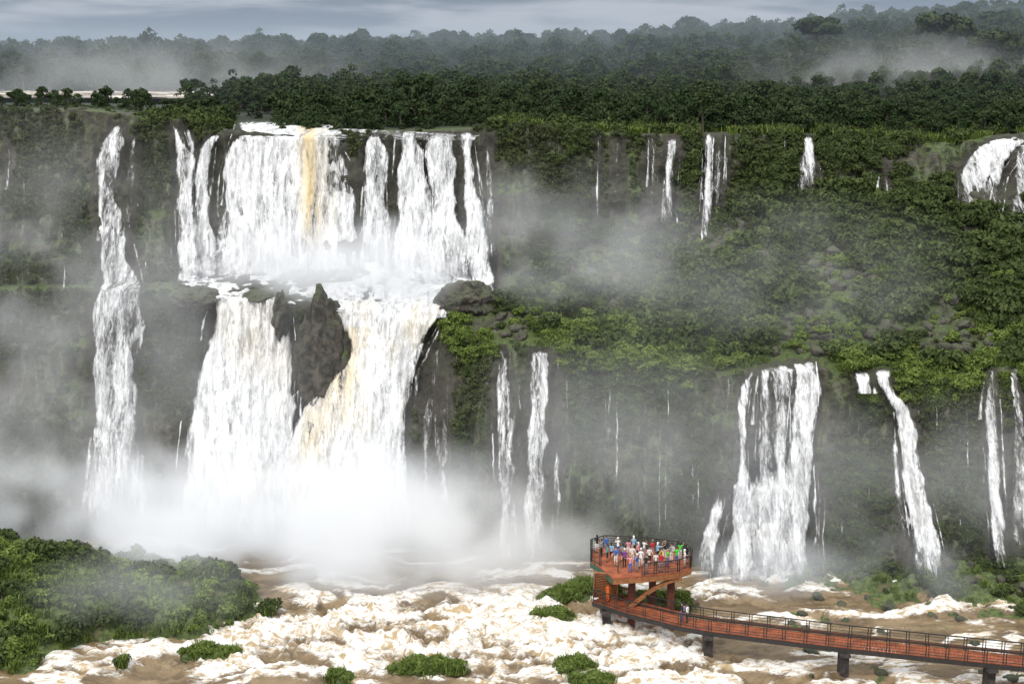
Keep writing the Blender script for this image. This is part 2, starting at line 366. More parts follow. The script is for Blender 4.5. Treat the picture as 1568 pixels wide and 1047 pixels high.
b=t.add('ShaderNodeBsdfPrincipled',{'Base Color':c,'Roughness':r,'Normal':bp.outputs[0]});t.l.new(b.outputs[0],o.inputs[0])
mkobj('river',me,mats=[m])
ux,uy=np.meshgrid(np.linspace(-140,-50,200),np.linspace(234,272,60))
uz=42.15+(fbm(ux*.4,uy*.4,ux*0,3,4)-.5)*.5
me=gridmesh('upper_river',ux,uy,uz);setattr_f(me,'foam',.5+(fbm(ux*.09,uy*.15,ux*0,3,8)-.5)*1.5);mkobj('upper_river',me,mats=[m])
# ---------------------------------------------------------------- foreground banks
def height_island(X,Y,cx,cy,rx,ry,h,seed):
    r=((X-cx)/rx)**2+((Y-cy)/ry)**2; r=r*(1+(fbm(X*.25,Y*.25,X*0,3,seed)-.5)*1.2)
    return h*np.clip(1-r,-1,1)
bx,by=np.meshgrid(np.linspace(-75,-12,260),np.linspace(86,132,190))
c1=VZ(130,965,0)
bz=np.maximum.reduce([height_island(bx,by,c1.x-14,c1.y+5,25,12.5,5.4,1),height_island(bx,by,c1.x-22,c1.y-10,17,12,5.0,2),height_island(bx,by,c1.x+6,c1.y+5.5,9.2,8.5,2.9,3)])-.3
bz=bz+(fbm(bx*.8,by*.8,bx*0,4,5)-.5)*.6
grassm,t,o=newmat('grassy_soil');g=t.add('ShaderNodeNewGeometry');P=g.outputs['Position'];n=t.noise(P,2.5,5,.7);n0=t.noise(P,.4,3)
c=t.mix(t.ss(.35,.65,n),(.04,.06,.02),(.13,.17,.05));c=t.mix(t.ss(.55,.7,n0),c,(.14,.10,.07))
b=t.add('ShaderNodeBsdfPrincipled',{'Base Color':c,'Roughness':.9});t.l.new(b.outputs[0],o.inputs[0])
mkobj('riverbank',gridmesh('riverbank',bx,by,bz),mats=[grassm])
qx,qy=np.meshgrid(np.linspace(24,95,260),np.linspace(104,132,120))
qz=sstep(0,1,(qy-(121.5-(qx-30)*.42+ (fbm(qx*.2,qy*.2,qx*0,3,6)-.5)*6))/12)*1.7-.55+(fbm(qx*.6,qy*.6,qx*0,4,7)-.5)*1.9
rb=gridmesh('rocky_bank',qx,qy,qz);mkobj('rocky_bank',rb,mats=[grassm])
# ---------------------------------------------------------------- foliage prototypes
def leafmat(name,a,b,c3):
    m,t,o=newmat(name);oi=t.add('ShaderNodeObjectInfo');g=t.add('ShaderNodeNewGeometry')
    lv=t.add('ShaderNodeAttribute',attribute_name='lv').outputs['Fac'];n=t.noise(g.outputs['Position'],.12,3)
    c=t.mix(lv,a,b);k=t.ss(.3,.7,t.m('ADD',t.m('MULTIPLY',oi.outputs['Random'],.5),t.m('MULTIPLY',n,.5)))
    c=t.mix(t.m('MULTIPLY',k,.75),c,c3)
    d=t.add('ShaderNodeBsdfDiffuse',{'Color':c});t.l.new(d.outputs[0],o.inputs[0]);return m
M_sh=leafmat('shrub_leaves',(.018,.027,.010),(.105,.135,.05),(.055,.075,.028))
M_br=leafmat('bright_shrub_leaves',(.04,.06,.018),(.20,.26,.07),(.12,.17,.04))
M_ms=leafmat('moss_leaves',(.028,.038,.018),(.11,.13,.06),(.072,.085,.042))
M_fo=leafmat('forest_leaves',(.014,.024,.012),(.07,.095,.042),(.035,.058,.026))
M_bark=simple('bark',(.12,.10,.08),.9)
def leaves(lobes,n,size,seed,stretch=1.5,shell=.75):
    r=np.random.default_rng(seed);L=np.array(lobes,float)
    wts=L[:,3]**2;wts/=wts.sum();k=r.choice(len(L),n,p=wts)
    dr=r.normal(size=(n,3));dr/=np.linalg.norm(dr,axis=1)[:,None];dr[:,2]=np.where(dr[:,2]<-.35,-dr[:,2],dr[:,2])
    rad=L[k,3]*(shell+(1.08-shell)*r.random(n)**.6)
    bump=1+.28*(fbm(dr[:,0]*3+k*3.1,dr[:,1]*3,dr[:,2]*3,2,seed)-.5)*2
    c=L[k,:3]+dr*(rad*bump)[:,None]*np.array([1,1,.8])
    nn=dr*.7+r.normal(size=(n,3))*.6;nn/=np.linalg.norm(nn,axis=1)[:,None]
    t1=np.cross(nn,r.normal(size=(n,3)));t1/=np.linalg.norm(t1,axis=1)[:,None];t2=np.cross(nn,t1)
    s=size*(.6+.8*r.random(n))[:,None];a=t1*s*stretch*.5;b=t2*s*.42
    co=np.stack([c-a,c+b,c+a,c-b],1).reshape(-1,3);f=np.arange(n*4).reshape(n,4)
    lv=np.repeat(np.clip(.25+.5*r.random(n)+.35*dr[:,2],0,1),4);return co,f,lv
def cone_verts(p0,p1,r0,r1,n=6):
    d=(Vector(p1)-Vector(p0)).normalized();q=d.to_track_quat('Z','Y').to_matrix()
    v=[]
    for p,r in((p0,r0),(p1,r1)):
        for i in range(n):
            a=i*2*math.pi/n;v.append(Vector(p)+q@Vector((math.cos(a)*r,math.sin(a)*r,0)))
    f=[(i,(i+1)%n,n+(i+1)%n,n+i) for i in range(n)]
    return np.array([x[:] for x in v]),np.array(f)
def proto(name,co,f,lv,limbs,lm,scale=1):
    CO=[co];FF=[f];LV=[lv];nb=len(co);nl=len(f)
    for l in limbs:
        v,ff=cone_verts(*l);CO.append(v);FF.append(ff+nb);nb+=len(v);LV.append(np.full(len(v),.5))
    me=polymesh(name,np.concatenate(CO),np.concatenate(FF));setattr_f(me,'lv',np.concatenate(LV))
    me.materials.append(lm);me.materials.append(M_bark)
    mi=np.zeros(len(me.polygons),np.int32);mi[nl:]=1;me.polygons.foreach_set('material_index',mi)
    return bpy.data.objects.new(name,me)
def mkshrubs(pref,mat,n=4,leaf=.17,cnt=480,seed=0):
    col=bpy.data.collections.new(pref)
    for i in range(n):
        r=random.Random(seed+i);lob=[(0,0,.45,.55)]
        for k in range(6):
            a=r.random()*6.28;d=r.uniform(.3,.65);lob.append((math.cos(a)*d,math.sin(a)*d,r.uniform(.15,.7),r.uniform(.22,.42)))
        co,f,lv=leaves(lob,cnt,leaf,seed+i,shell=.6)
        limbs=[((0,0,-.3),(l[0]*.7,l[1]*.7,l[2]),.05,.02,5) for l in lob[:5]]
        col.objects.link(proto('%s_%d'%(pref,i),co,f,lv,limbs,mat))
    return col
def mktrees(pref,mat,kinds,cnt=680,seed=0):
    col=bpy.data.collections.new(pref)
    for i,flat in enumerate(kinds):
        r=random.Random(seed+i);lob=[];limbs=[((0,0,-1),(0,0,4.5),.32,.24,7),((0,0,4.5),(.2,.1,7.5),.24,.12,7)]
        for k in range(10 if flat else 14):
            a=k*2.4+r.random();d=r.uniform(1.2,3.6 if flat else 2.6);z=r.uniform(6.6,8.6) if flat else r.uniform(1.8,8.8)
            if not flat: d*=1.35-(z/9.5)**2
            q=(math.cos(a)*d,math.sin(a)*d,z,r.uniform(.9,1.7) if flat else r.uniform(1.1,1.9));lob.append(q)
            limbs.append(((0,0,max(.5,min(z-1.2,6.5)-r.random())),(q[0]*.85,q[1]*.85,q[2]-.2),.12,.04,5))
        lob.append((0,0,8.6 if flat else 8.9,1.3))
        co,f,lv=leaves(lob,cnt,.66,seed+i,shell=.55)
        col.objects.link(proto('%s_%d'%(pref,i),co,f,lv,limbs,mat))
    return col
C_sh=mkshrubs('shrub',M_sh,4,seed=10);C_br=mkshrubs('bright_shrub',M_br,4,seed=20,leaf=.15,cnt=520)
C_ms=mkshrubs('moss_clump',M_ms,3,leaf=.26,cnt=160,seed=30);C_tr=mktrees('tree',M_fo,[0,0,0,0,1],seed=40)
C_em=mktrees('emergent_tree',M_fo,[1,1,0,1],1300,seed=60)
def tuft(seed,n=90):
    r=np.random.default_rng(seed);co=[]
    for i in range(n):
        a=r.random()*6.28;l=r.uniform(.5,1);b=r.normal(size=2)*.3;s=.05
        p=np.array([b[0],b[1],0]);tip=p+np.array([math.cos(a)*l*.45,math.sin(a)*l*.45,l*.9]);sd=np.array([-math.sin(a),math.cos(a),0])*s
        mid=(p+tip)/2+np.array([0,0,.12]);co+= [p-sd,p+sd,mid+sd,mid-sd,mid-sd,mid+sd,tip+sd*.2,tip-sd*.2]
    co=np.array(co);f=np.arange(len(co)).reshape(-1,4);return co,f,np.repeat(r.random(len(f)),4)
C_gr=bpy.data.collections.new('grass_tuft')
for i in range(3):
    co,f,lv=tuft(i);C_gr.objects.link(proto('grass_tuft_%d'%i,co,f,lv,[],M_br))
C_rk=bpy.data.collections.new('boulder')
for i in range(4):
    me=rockmesh('boulder',i+3,1,1,.75,3,.5);me.materials.append(MROCK);C_rk.objects.link(bpy.data.objects.new('boulder_%d'%i,me))
def gn(col):
    ng=bpy.data.node_groups.new('scatter_'+col.name,'GeometryNodeTree')
    ng.interface.new_socket('Geometry',in_out='INPUT',socket_type='NodeSocketGeometry');ng.interface.new_socket('Geometry',in_out='OUTPUT',socket_type='NodeSocketGeometry')
    t=NT(ng);gi=t.add('NodeGroupInput');go=t.add('NodeGroupOutput')
    ci=t.add('GeometryNodeCollectionInfo');ci.inputs[0].default_value=col;ci.inputs['Separate Children'].default_value=True;ci.inputs['Reset Children'].default_value=True
    ip=t.add('GeometryNodeInstanceOnPoints');t.l.new(gi.outputs[0],ip.inputs['Points']);t.l.new(ci.outputs[0],ip.inputs['Instance']);ip.inputs['Pick Instance'].default_value=True
    a=t.add('GeometryNodeInputNamedAttribute',data_type='INT');a.inputs[0].default_value='idx';t.l.new(a.outputs[0],ip.inputs['Instance Index'])
    a=t.add('GeometryNodeInputNamedAttribute',data_type='FLOAT_VECTOR');a.inputs[0].default_value='scl';t.l.new(a.outputs[0],ip.inputs['Scale'])
    a=t.add('GeometryNodeInputNamedAttribute',data_type='FLOAT_VECTOR');a.inputs[0].default_value='rot'
    er=t.add('FunctionNodeEulerToRotation');t.l.new(a.outputs[0],er.inputs[0]);t.l.new(er.outputs[0],ip.inputs['Rotation'])
    t.l.new(ip.outputs[0],go.inputs[0]);return ng
GN={}
def scatter(name,pts,scl,col,tilt=.15,zs=(.8,1.2)):
    n=len(pts);me=bpy.data.meshes.new(name);me.vertices.add(n);me.vertices.foreach_set('co',np.asarray(pts,np.float32).ravel())
    a=me.attributes.new('idx','INT','POINT');a.data.foreach_set('value',rng.integers(0,100,n).astype(np.int32))
    sc=np.stack([scl,scl,scl*rng.uniform(zs[0],zs[1],n)],-1);a=me.attributes.new('scl','FLOAT_VECTOR','POINT');a.data.foreach_set('vector',sc.astype(np.float32).ravel())
    ro=np.stack([rng.normal(size=n)*tilt,rng.normal(size=n)*tilt,rng.random(n)*6.28],-1);a=me.attributes.new('rot','FLOAT_VECTOR','POINT');a.data.foreach_set('vector',ro.astype(np.float32).ravel())
    ob=mkobj(name,me)
    if col.name not in GN: GN[col.name]=gn(col)
    md=ob.modifiers.new('scatter','NODES');md.node_group=GN[col.name];return ob
dX=np.gradient(Xg,axis=1);dYr=np.gradient(Yg,axis=0);dZr=np.gradient(Zg,axis=0)
area=np.abs(dX)*np.sqrt(dYr**2+dZr**2)
vis=(tpx>-60)&(tpx<1630)
def pick(wt,n):
    wt=(wt*1.*area).ravel();wt=wt/wt.sum();k=rng.choice(wt.size,n,p=wt)
    return np.stack([Xg.ravel()[k],Yg.ravel()[k],Zg.ravel()[k]],-1)+rng.normal(size=(n,3))*np.array([.1,.1,0])
dry=(~wetv)&vis
nm=fbm(Xg*.13,Yg*.13,Zg*.13,3,77)
cl=((PG>2.02)&(PG<3))|((PG>5)&(PG<6.02))
ledge=(PG>=2.95)&(PG<5.15)&(tpx>670)
talus=(PG>=3.2)&(PG<5.15)&(tpx>760)
k=pick(cl*dry*sstep(.32,.55,nm),9000);scatter('cliff_moss',k,rng.uniform(.25,.7,len(k)),C_ms,.5)
k=pick(cl*dry*sstep(.52,.64,nm)*(tpx>300),1100);scatter('cliff_shrubs',k,rng.uniform(.4,1.0,len(k)),C_sh,.3)
k=pick(cl*dry*sstep(.42,.55,nm)*(tpx>1000)*(PG>5),480);scatter('cliff_top_shrubs',k,rng.uniform(.7,1.6,len(k)),C_sh,.3)
k=pick(talus*dry*sstep(.36,.50,nm)*(.35+.65*(tpx>1050)),600);k[:,2]-=.4;scatter('talus_bushes',k,rng.uniform(.9,2.6,len(k)),C_sh)
k=pick(talus*dry*sstep(.32,.43,nm),1100);scatter('talus_undergrowth',k,rng.uniform(.35,.9,len(k)),C_sh)
k=pick(talus*dry*(PG<4.7)*sstep(.52,.40,nm),130);k[:,2]-=.2;scatter('talus_bright_bushes',k,rng.uniform(.5,1.4,len(k)),C_br)
k=pick((PG>2.9)*(PG<3.7)*(tpx>670)*dry*sstep(.40,.52,nm),440);k[:,2]-=.3;scatter('ledge_bushes',k,rng.uniform(.6,1.5,len(k)),C_br)
k=pick(ledge*dry*(PG<4.2)*sstep(.38,.48,nm),1900);scatter('ledge_grass',k,rng.uniform(.4,.9,len(k)),C_gr)
k=pick(talus*dry*sstep(.50,.38,nm)+.1*talus,420);scatter('talus_boulders',k,rng.uniform(.25,.85,len(k)),C_rk,.4)
k=pick((PG>5.98)*(PG<7.6)*(~wetv)*vis*((tpx<350)|(tpx>745))*1.0,1500);k[:,2]-=.4;scatter('cliff_rim_bushes',k,rng.uniform(.5,1.9,len(k))*np.where((k[:,0]<-44),.35,1),C_sh)
k=pick((PG>6.6)*(PG<8.2)*(~wetv)*vis*((tpx>420)),2000);k[:,2]-=.5;scatter('plateau_bushes',k,rng.uniform(.12,.45,len(k))*(.4+1.2*fbm(k[:,0]*.06,k[:,1]*.06,k[:,0]*0,2,18)),C_tr)
k=pick((PG>6.02)*(PG<7.2)*(~wetv)*vis*(tpx>745)*1.0,700);scatter('cliff_rim_grass',k,rng.uniform(.7,1.2,len(k)),C_gr)
riv=(Xg<-48)&(Yg<274)&(Yg>200)
fw=(PG>7.05)*(PG<12)*(tpx>-250)*(tpx<1820)*(~riv)*np.where((Yg<200)&(tpx<870),.35,1)*np.where(Yg<240,2.5,1)*np.where(Yg<330,1.8,1)*np.where(Yg>760,.5,1)
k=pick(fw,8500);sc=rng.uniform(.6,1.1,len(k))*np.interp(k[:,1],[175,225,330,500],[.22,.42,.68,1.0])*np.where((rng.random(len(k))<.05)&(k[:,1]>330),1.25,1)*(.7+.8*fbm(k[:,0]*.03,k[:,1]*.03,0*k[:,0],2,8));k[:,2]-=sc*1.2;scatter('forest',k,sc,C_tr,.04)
for px,Y,s in[(1250,300,1.15),(1450,262,1.2),(1400,245,.8),(1290,270,.75),(1085,300,.75),(965,290,.7),(300,240,.45),(1530,240,.95),(560,330,.7),(1180,260,.7)]:
    ci=int(np.argmin(abs(cols-px)));ri=int(np.argmin(abs(Ys[:,ci]-Y)));src=C_em.objects[random.choice([0,1,3])]
    ob=bpy.data.objects.new('tree',src.data);S.collection.objects.link(ob);ob.location=(Xg[ri,ci],Yg[ri,ci],Zg[ri,ci]-.3);ob.scale=(s*1.1,s*1.1,s);ob.rotation_euler=(0,0,random.random()*6)
def pick2(X,Y,Z,wt,n):
    wt=wt.ravel()/wt.sum();k=rng.choice(wt.size,n,p=wt);return np.stack([X.ravel()[k],Y.ravel()[k],Z.ravel()[k]],-1)+rng.normal(size=(n,3))*np.array([.1,.1,0])
on=(bz>.35)*1.
k=pick2(bx,by,bz,on*sstep(.3,.5,fbm(bx*.3,by*.3,bx*0,2,5)),480);k[:,2]-=.3;scatter('riverbank_bushes',k,rng.uniform(.8,1.9,len(k)),C_sh)
k=pick2(bx,by,bz,on,440);k[:,2]-=.2;scatter('riverbank_bright_bushes',k,rng.uniform(.5,1.5,len(k)),C_br)
k=pick2(bx,by,bz,(bz>.05)*1.,2200);scatter('riverbank_grass',k,rng.uniform(.4,.9,len(k)),C_gr)
k=pick2(qx,qy,qz,(qz>.3)*sstep(.40,.55,fbm(qx*.3,qy*.3,qx*0,2,9)),520);k[:,2]-=.2;scatter('rocky_bank_bushes',k,rng.uniform(.4,1.2,len(k)),C_sh)
k=pick2(qx,qy,qz,(qz>.1)*1.,700);scatter('rocky_bank_grass',k,rng.uniform(.4,.8,len(k)),C_gr)
k=pick2(qx,qy,qz,(qz>-.4)*1.,420);scatter('rocky_bank_boulders',k,rng.uniform(.2,.7,len(k)),C_rk,.4)
ip=[];isc=[]
for px,py,rx,ry,h in[(845,950,2.0,1.5,.9),(655,1027,3.2,1.0,.7),(880,1026,1.6,1.2,.7),(520,1040,.8,.6,.5),(322,1004,2.4,1.0,.5),(905,1046,1.6,.8,.6),(868,915,2.6,1.2,.9),(905,905,2.5,1.2,1.0),(1010,925,3.4,1.6,.8)]:
    c=VZ(px,py,0);me=rockmesh('islet',int(px)+1,rx,ry,h,4,.25);mkobj('islet',me,mats=[grassm],loc=c)
    for i in range(int(16*rx)):
        a=random.random()*6.28;d=math.sqrt(random.random())*.95
        ip.append((c.x+math.cos(a)*d*rx,c.y+math.sin(a)*d*ry,h*(1-d*d)*.8-.05));isc.append(random.uniform(.4,.85))
scatter('islet_bushes',np.array(ip),np.array(isc),C_br);scatter('islet_grass',np.array(ip)+rng.normal(size=(len(ip),3))*.2*np.array([1,1,0]),np.array(isc)*1.1,C_gr)
# ---------------------------------------------------------------- walkway
M_rail=simple('dark_painted_steel',(.025,.027,.025),.5);M_deck=simple('rust_red_deck',(.31,.085,.033),.75,.35,1.2);M_beam=simple('dark_beam',(.035,.03,.028),.7)
M_or=simple('orange_painted_steel',(.30,.12,.045),.6,.25);M_gr=simple('green_painted_steel',(.04,.10,.06),.5);M_con=simple('dark_concrete',(.05,.042,.038),.85,.4);M_red=simple('dark_red_steel',(.12,.03,.02),.6)
def bar(bm,a,b,w,h,up=Vector((0,0,1)),mi=0):
    a=Vector(a);b=Vector(b);d=(b-a);L=d.length
    if L<1e-5:return
    d.normalize();s=d.cross(up)
    if s.length<1e-3:s=d.cross(Vector((0,1,0)))
    s.normalize();u=s.cross(d)
    v=[]
    for p in(a,b):
        for i,j in((-1,-1),(1,-1),(1,1),(-1,1)): v.append(bm.verts.new(p+s*i*w/2+u*j*h/2))
    for q in((0,1,2,3),(7,6,5,4),(0,4,5,1),(1,5,6,2),(2,6,7,3),(3,7,4,0)):
        f=bm.faces.new([v[k] for k in q]);f.material_index=mi
def fin(bm,name,parent,mats):
    me=bpy.data.meshes.new(name);bmesh.ops.recalc_face_normals(bm,faces=bm.faces);bm.to_mesh(me);bm.free();return mkobj(name,me,parent,mats)
def railing(bm,pts,sp=1.5,h=1.1,mi=0,bal=True):
    for a,b in zip(pts[:-1],pts[1:]):
        a=Vector(a);b=Vector(b);n=max(1,round((b-a).length/sp));up=Vector((0,0,1))
        bar(bm,a+up*h,b+up*h,.09,.07,mi=mi);bar(bm,a+up*.15,b+up*.15,.05,.05,mi=mi)
        for z in(.38,.62,.86): bar(bm,a+up*z*h/1.1,b+up*z*h/1.1,.025,.025,mi=mi)
        for i in range(n+1):
            p=a.lerp(b,i/n);o=(b-a).normalized()*.11
            bar(bm,p-o,p-o+up*h,.06,.06,mi=mi)
            if bal: bar(bm,p+o,p+o+up*h,.06,.06,mi=mi)
ZD=2.6
near=[VZ(x,y,ZD) for x,y in[(907,919),(960,937),(1040,957),(1087,965),(1200,979),(1300,991),(1450,1007),(1568,1019),(1800,1044),(2300,1095)]]
def offs(pts,w):
    r=[]
    for i,p in enumerate(pts):
        d=(pts[min(i+1,len(pts)-1)]-pts[max(i-1,0)]);d.z=0;d.normalize();r.append(p+Vector((-d.y,d.x,0))*w)
    return r
far=offs(near,2.0)
wk=empty('elevated_walkway')
bm=bmesh.new()
for i in range(len(near)-1):
    a,b,c_,d_=near[i],near[i+1],far[i+1],far[i];L=(b-a).length;n=max(1,int(L/.3))
    for j in range(n):
        s0=j/n;s1=(j+.93)/n;q_=[a.lerp(b,s0),a.lerp(b,s1),d_.lerp(c_,s1),d_.lerp(c_,s0)]
        tv=[bm.verts.new(p) for p in q_];bv=[bm.verts.new(p-Vector((0,0,.05))) for p in q_]
        bm.faces.new(tv);bm.faces.new(bv[::-1])
        for e in range(4): bm.faces.new([tv[e],bv[e],bv[(e+1)%4],tv[(e+1)%4]])
fin(bm,'deck_planks',wk,[M_deck])
bm=bmesh.new();dn=Vector((0,0,-.28))
for line in(offs(near,.1),offs(near,1.9)):
    for a,b in zip(line[:-1],line[1:]): bar(bm,a+dn,b+dn,.16,.42)
for i in range(len(near)-1):
    n=max(1,int((near[i+1]-near[i]).length/2))
    for j in range(n): bar(bm,near[i].lerp(near[i+1],j/n)+dn,far[i].lerp(far[i+1],j/n)+dn,.12,.25)
fin(bm,'girders',wk,[M_beam])
bm=bmesh.new();railing(bm,near);railing(bm,far);fin(bm,'railings',wk,[M_rail])
bm=bmesh.new()
for a,b in zip(far[:-1],far[1:]): bar(bm,a+Vector((0,.05,.22)),b+Vector((0,.05,.22)),.04,.3)
fin(bm,'toe_board',wk,[M_deck])
bm=bmesh.new()
for px,py in[(930,930),(1087,966),(1297,992),(1523,1015),(1760,1040)]:
    p=VZ(px,py,ZD);p.y+=1.0
    bar(bm,p+Vector((0,0,-.5)),p+Vector((0,0,-5)),.75,.9);bar(bm,p+Vector((-.1,-1.2,-.62)),p+Vector((-.1,1.2,-.62)),.8,.24)
fin(bm,'piers',wk,[M_con])
# platform
ZP=5.6;pf=empty('viewing_platform')
out=[VZ(x,y,ZP) for x,y in[(938,884),(985,881),(1040,875),(1059,868),(1060,856),(1040,846),(985,839),(925,836),(904,842),(904,858),(918,866)]]
bm=bmesh.new();tv=[bm.verts.new(p) for p in out];bv=[bm.verts.new(p-Vector((0,0,.12))) for p in out];bm.faces.new(tv);bm.faces.new(bv[::-1])
for e in range(len(out)): bm.faces.new([tv[e],bv[e],bv[(e+1)%len(out)],tv[(e+1)%len(out)]])
fin(bm,'deck',pf,[M_deck])
bm=bmesh.new()
cen=sum(out,Vector())/len(out)
for i in range(len(out)):
    a,b=out[i],out[(i+1)%len(out)];a2=a.lerp(cen,.012);b2=b.lerp(cen,.012)
    bar(bm,a2+Vector((0,0,-.36)),b2+Vector((0,0,-.36)),.14,.46,mi=0 if i not in(7,8,9,10) else 1)
p0=VZ(955,886,ZP);p1=VZ(1045,876,ZP);base=VY(948,925,114.6)
prev=None
for i in range(11):
    s=i/10;x=base.x*(1-s)+p1.x*s;y=base.y*(1-s)+(p1.y+.4)*s;z=1.8+3.1*math.sin(s*math.pi/2);c_=Vector((x,y,z))
    if prev is not None: bar(bm,prev,c_,.3,.28,mi=0)
    prev=c_
fin(bm,'fascia_and_arch',pf,[M_or,M_gr])
bm=bmesh.new()
for x,y in[(968,872),(1028,868),(925,855),(1000,848)]:
    p=VZ(x,y,ZP);bar(bm,p+Vector((0,0,-.13)),p+Vector((0,0,-7)),.6,.6)
fin(bm,'columns',pf,[M_red])
bm=bmesh.new();railing(bm,[p.lerp(cen,.02) for p in out[1:]],1.2,1.1);fin(bm,'railing',pf,[M_rail])
bm=bmesh.new();s0=VZ(926,915,ZD);s1=out[10].lerp(out[0],.55);wd=Vector((.95,-.25,0))
N=16
for i in range(N):
    p=s0.lerp(s1,(i+.5)/N);bar(bm,p-wd,p+wd,.30,.05,mi=0)
for sg in(-1,1):
    bar(bm,s0+wd*sg*1.05,s1+wd*sg*1.05,.1,.42,mi=0)
fin(bm,'stairs',pf,[M_or])
bm=bmesh.new()
for sg in(-1,1): railing(bm,[s0+wd*sg*1.05,s1+wd*sg*1.05],1.1,1.1,bal=False)
fin(bm,'stair_rails',pf,[M_gr])
# ---------------------------------------------------------------- people
def person_mesh(pose):
    J={};E=[];Rr={}
    def j(n,p,r,par=None):
        J[n]=Vector(p);Rr[n]=r
        if par:E.append((par,n))
    j('pel',(0,0,.95),.135);j('wa',(0,0,1.1),.12,'pel');j('ch',(0,.0,1.28),.14,'wa');j('nb',(0,0,1.44),.075,'ch');j('nk',(0,.01,1.52),.055,'nb')
    j('h1',(0,.025,1.6),.088,'nk');j('h2',(0,.015,1.69),.085,'h1')
    st=pose.get('step',.0)
    for sd,nm_ in((-1,'L'),(1,'R')):
        j('hip'+nm_,(.09*sd,0,.88),.1,'pel');j('kn'+nm_,(.10*sd,.03+st*sd*.5,.50),.062,'hip'+nm_);j('an'+nm_,(.10*sd,-.02+st*sd,.09),.042,'kn'+nm_);j('to'+nm_,(.12*sd,.13+st*sd,.04),.036,'an'+nm_)
        j('sh'+nm_,(.175*sd,0,1.40),.062,'ch')
        a=pose[nm_]
        j('el'+nm_,(a[0][0]*sd,a[0][1],a[0][2]),.043,'sh'+nm_);j('wr'+nm_,(a[1][0]*sd,a[1][1],a[1][2]),.030,'el'+nm_);j('ha'+nm_,tuple(J['wr'+nm_]+(J['wr'+nm_]-J['el'+nm_]).normalized()*.08),.034,'wr'+nm_)
    names=list(J);ix={n:i for i,n in enumerate(names)}
    me=bpy.data.meshes.new('p');me.from_pydata([J[n] for n in names],[(ix[a],ix[b]) for a,b in E],[])
    ob=bpy.data.objects.new('p',me);S.collection.objects.link(ob);sk=ob.modifiers.new('s','SKIN')
    for n in names: me.skin_vertices[0].data[ix[n]].radius=(Rr[n],Rr[n]*(.75 if n in('pel','wa','ch') else 1))
    me.skin_vertices[0].data[ix['pel']].use_root=True
    sb=ob.modifiers.new('b','SUBSURF');sb.levels=1;sb.render_levels=1
    bpy.context.view_layer.update();dg=bpy.context.evaluated_depsgraph_get();r=bpy.data.meshes.new_from_object(ob.evaluated_get(dg))
    bpy.data.objects.remove(ob)
    bm=bmesh.new();bm.from_mesh(r)
    segs=[(a,b) for a,b in E]
    def lab(c):
        best=None;bd=9
        for a,b in segs:
            A,B=J[a],J[b];tt=max(0,min(1,(c-A).dot(B-A)/(B-A).length_squared));dd=(c-A.lerp(B,tt)).length-.5*Rr[b]
            if dd<bd:bd=dd;best=(a,b,tt)
        a,b,tt=best
        if b in('h1','h2','nk'): 
            if b=='nk': return 0
            return 1 if (c.z>1.675 or (c.y<-.01 and c.z>1.56)) else 0
        if b[:2]=='el':return 2
        if b[:2]in('wr','ha'):return 0
        if b[:2]=='to' :return 4
        if b[:2]=='an':return (3 if pose.get('long',1) else 0) if c.z>.12 else 4
        if b[:2]in('kn','hi'):return 3
        if b[:2]=='sh':return 2
        return 2 if c.z>.95 else 3
    for f in bm.faces: f.material_index=lab(f.calc_center_median());f.smooth=True
    def ball(c,s,mi,seg=8):
        q=bmesh.ops.create_uvsphere(bm,u_segments=seg,v_segments=max(5,seg-2),radius=1,matrix=Matrix.Translation(c)@Matrix.Diagonal((*s,1)))
        for v in q['verts']:
            for f in v.link_faces:f.material_index=mi;f.smooth=True
    ball((0,.118,1.63),(.012,.02,.02),0);ball((-.088,.02,1.635),(.012,.02,.03),0);ball((.088,.02,1.635),(.012,.02,.03),0)
    ball((-.032,.106,1.655),(.010,.008,.007),1,6);ball((.032,.106,1.655),(.010,.008,.007),1,6);ball((0,.108,1.587),(.024,.006,.006),4,6)
    ball((0,-.005,1.70),(.098,.108,.082),1,10)
    if pose.get('longhair'): ball((0,-.06,1.58),(.085,.06,.15),1,10)
    for nm_,sd in(('L',-1),('R',1)):
        w_=J['wr'+nm_];h_=J['ha'+nm_];dr=(h_-w_).normalized();sdv=dr.cross(Vector((0,.3,1))).normalized()
        if sdv.length<.1:sdv=Vector((1,0,0))
        nrm=sdv.cross(dr)
        for i,(o_,l_) in enumerate([(-.028,.055),(-.010,.07),(.010,.075),(.028,.065)]):
            b0=h_+sdv*o_+dr*.015;m0=b0+dr*l_*.6;t0=m0+(dr*.7+nrm*.6).normalized()*l_*.55
            bar(bm,b0,m0,.016,.016,mi=0);bar(bm,m0,t0,.013,.013,mi=0)
        b0=w_.lerp(h_,.5)+sdv*.03;bar(bm,b0,b0+(sdv*.8+dr*.7).normalized()*.06,.018,.018,mi=0)
    if pose.get('cam'):
        c_=(J['haL']+J['haR'])/2+Vector((0,.03,.03));bar(bm,c_-Vector((.06,0,0)),c_+Vector((.06,0,0)),.05,.08,mi=4)
    if pose.get('pack'):
        q=bmesh.ops.create_cube(bm,size=1,matrix=Matrix.Translation((0,-.2,1.24))@Matrix.Diagonal((.28,.17,.42,1)));fs=set(f for v in q['verts'] for f in v.link_faces)
        for f in fs:f.material_index=3
        bmesh.ops.bevel(bm,geom=list({e for f in fs for e in f.edges}),offset=.04,segments=2,affect='EDGES')
    o2=bpy.data.meshes.new('person');bm.to_mesh(o2);bm.free();return o2
hang=((.23,-.02,1.14),(.25,.06,.9));rail=((.24,.08,1.16),(.2,.33,1.08));camp=((.25,.16,1.22),(.08,.27,1.52));point=((.3,.2,1.38),(.36,.42,1.48));hips=((.33,-.06,1.18),(.19,.05,1.0))
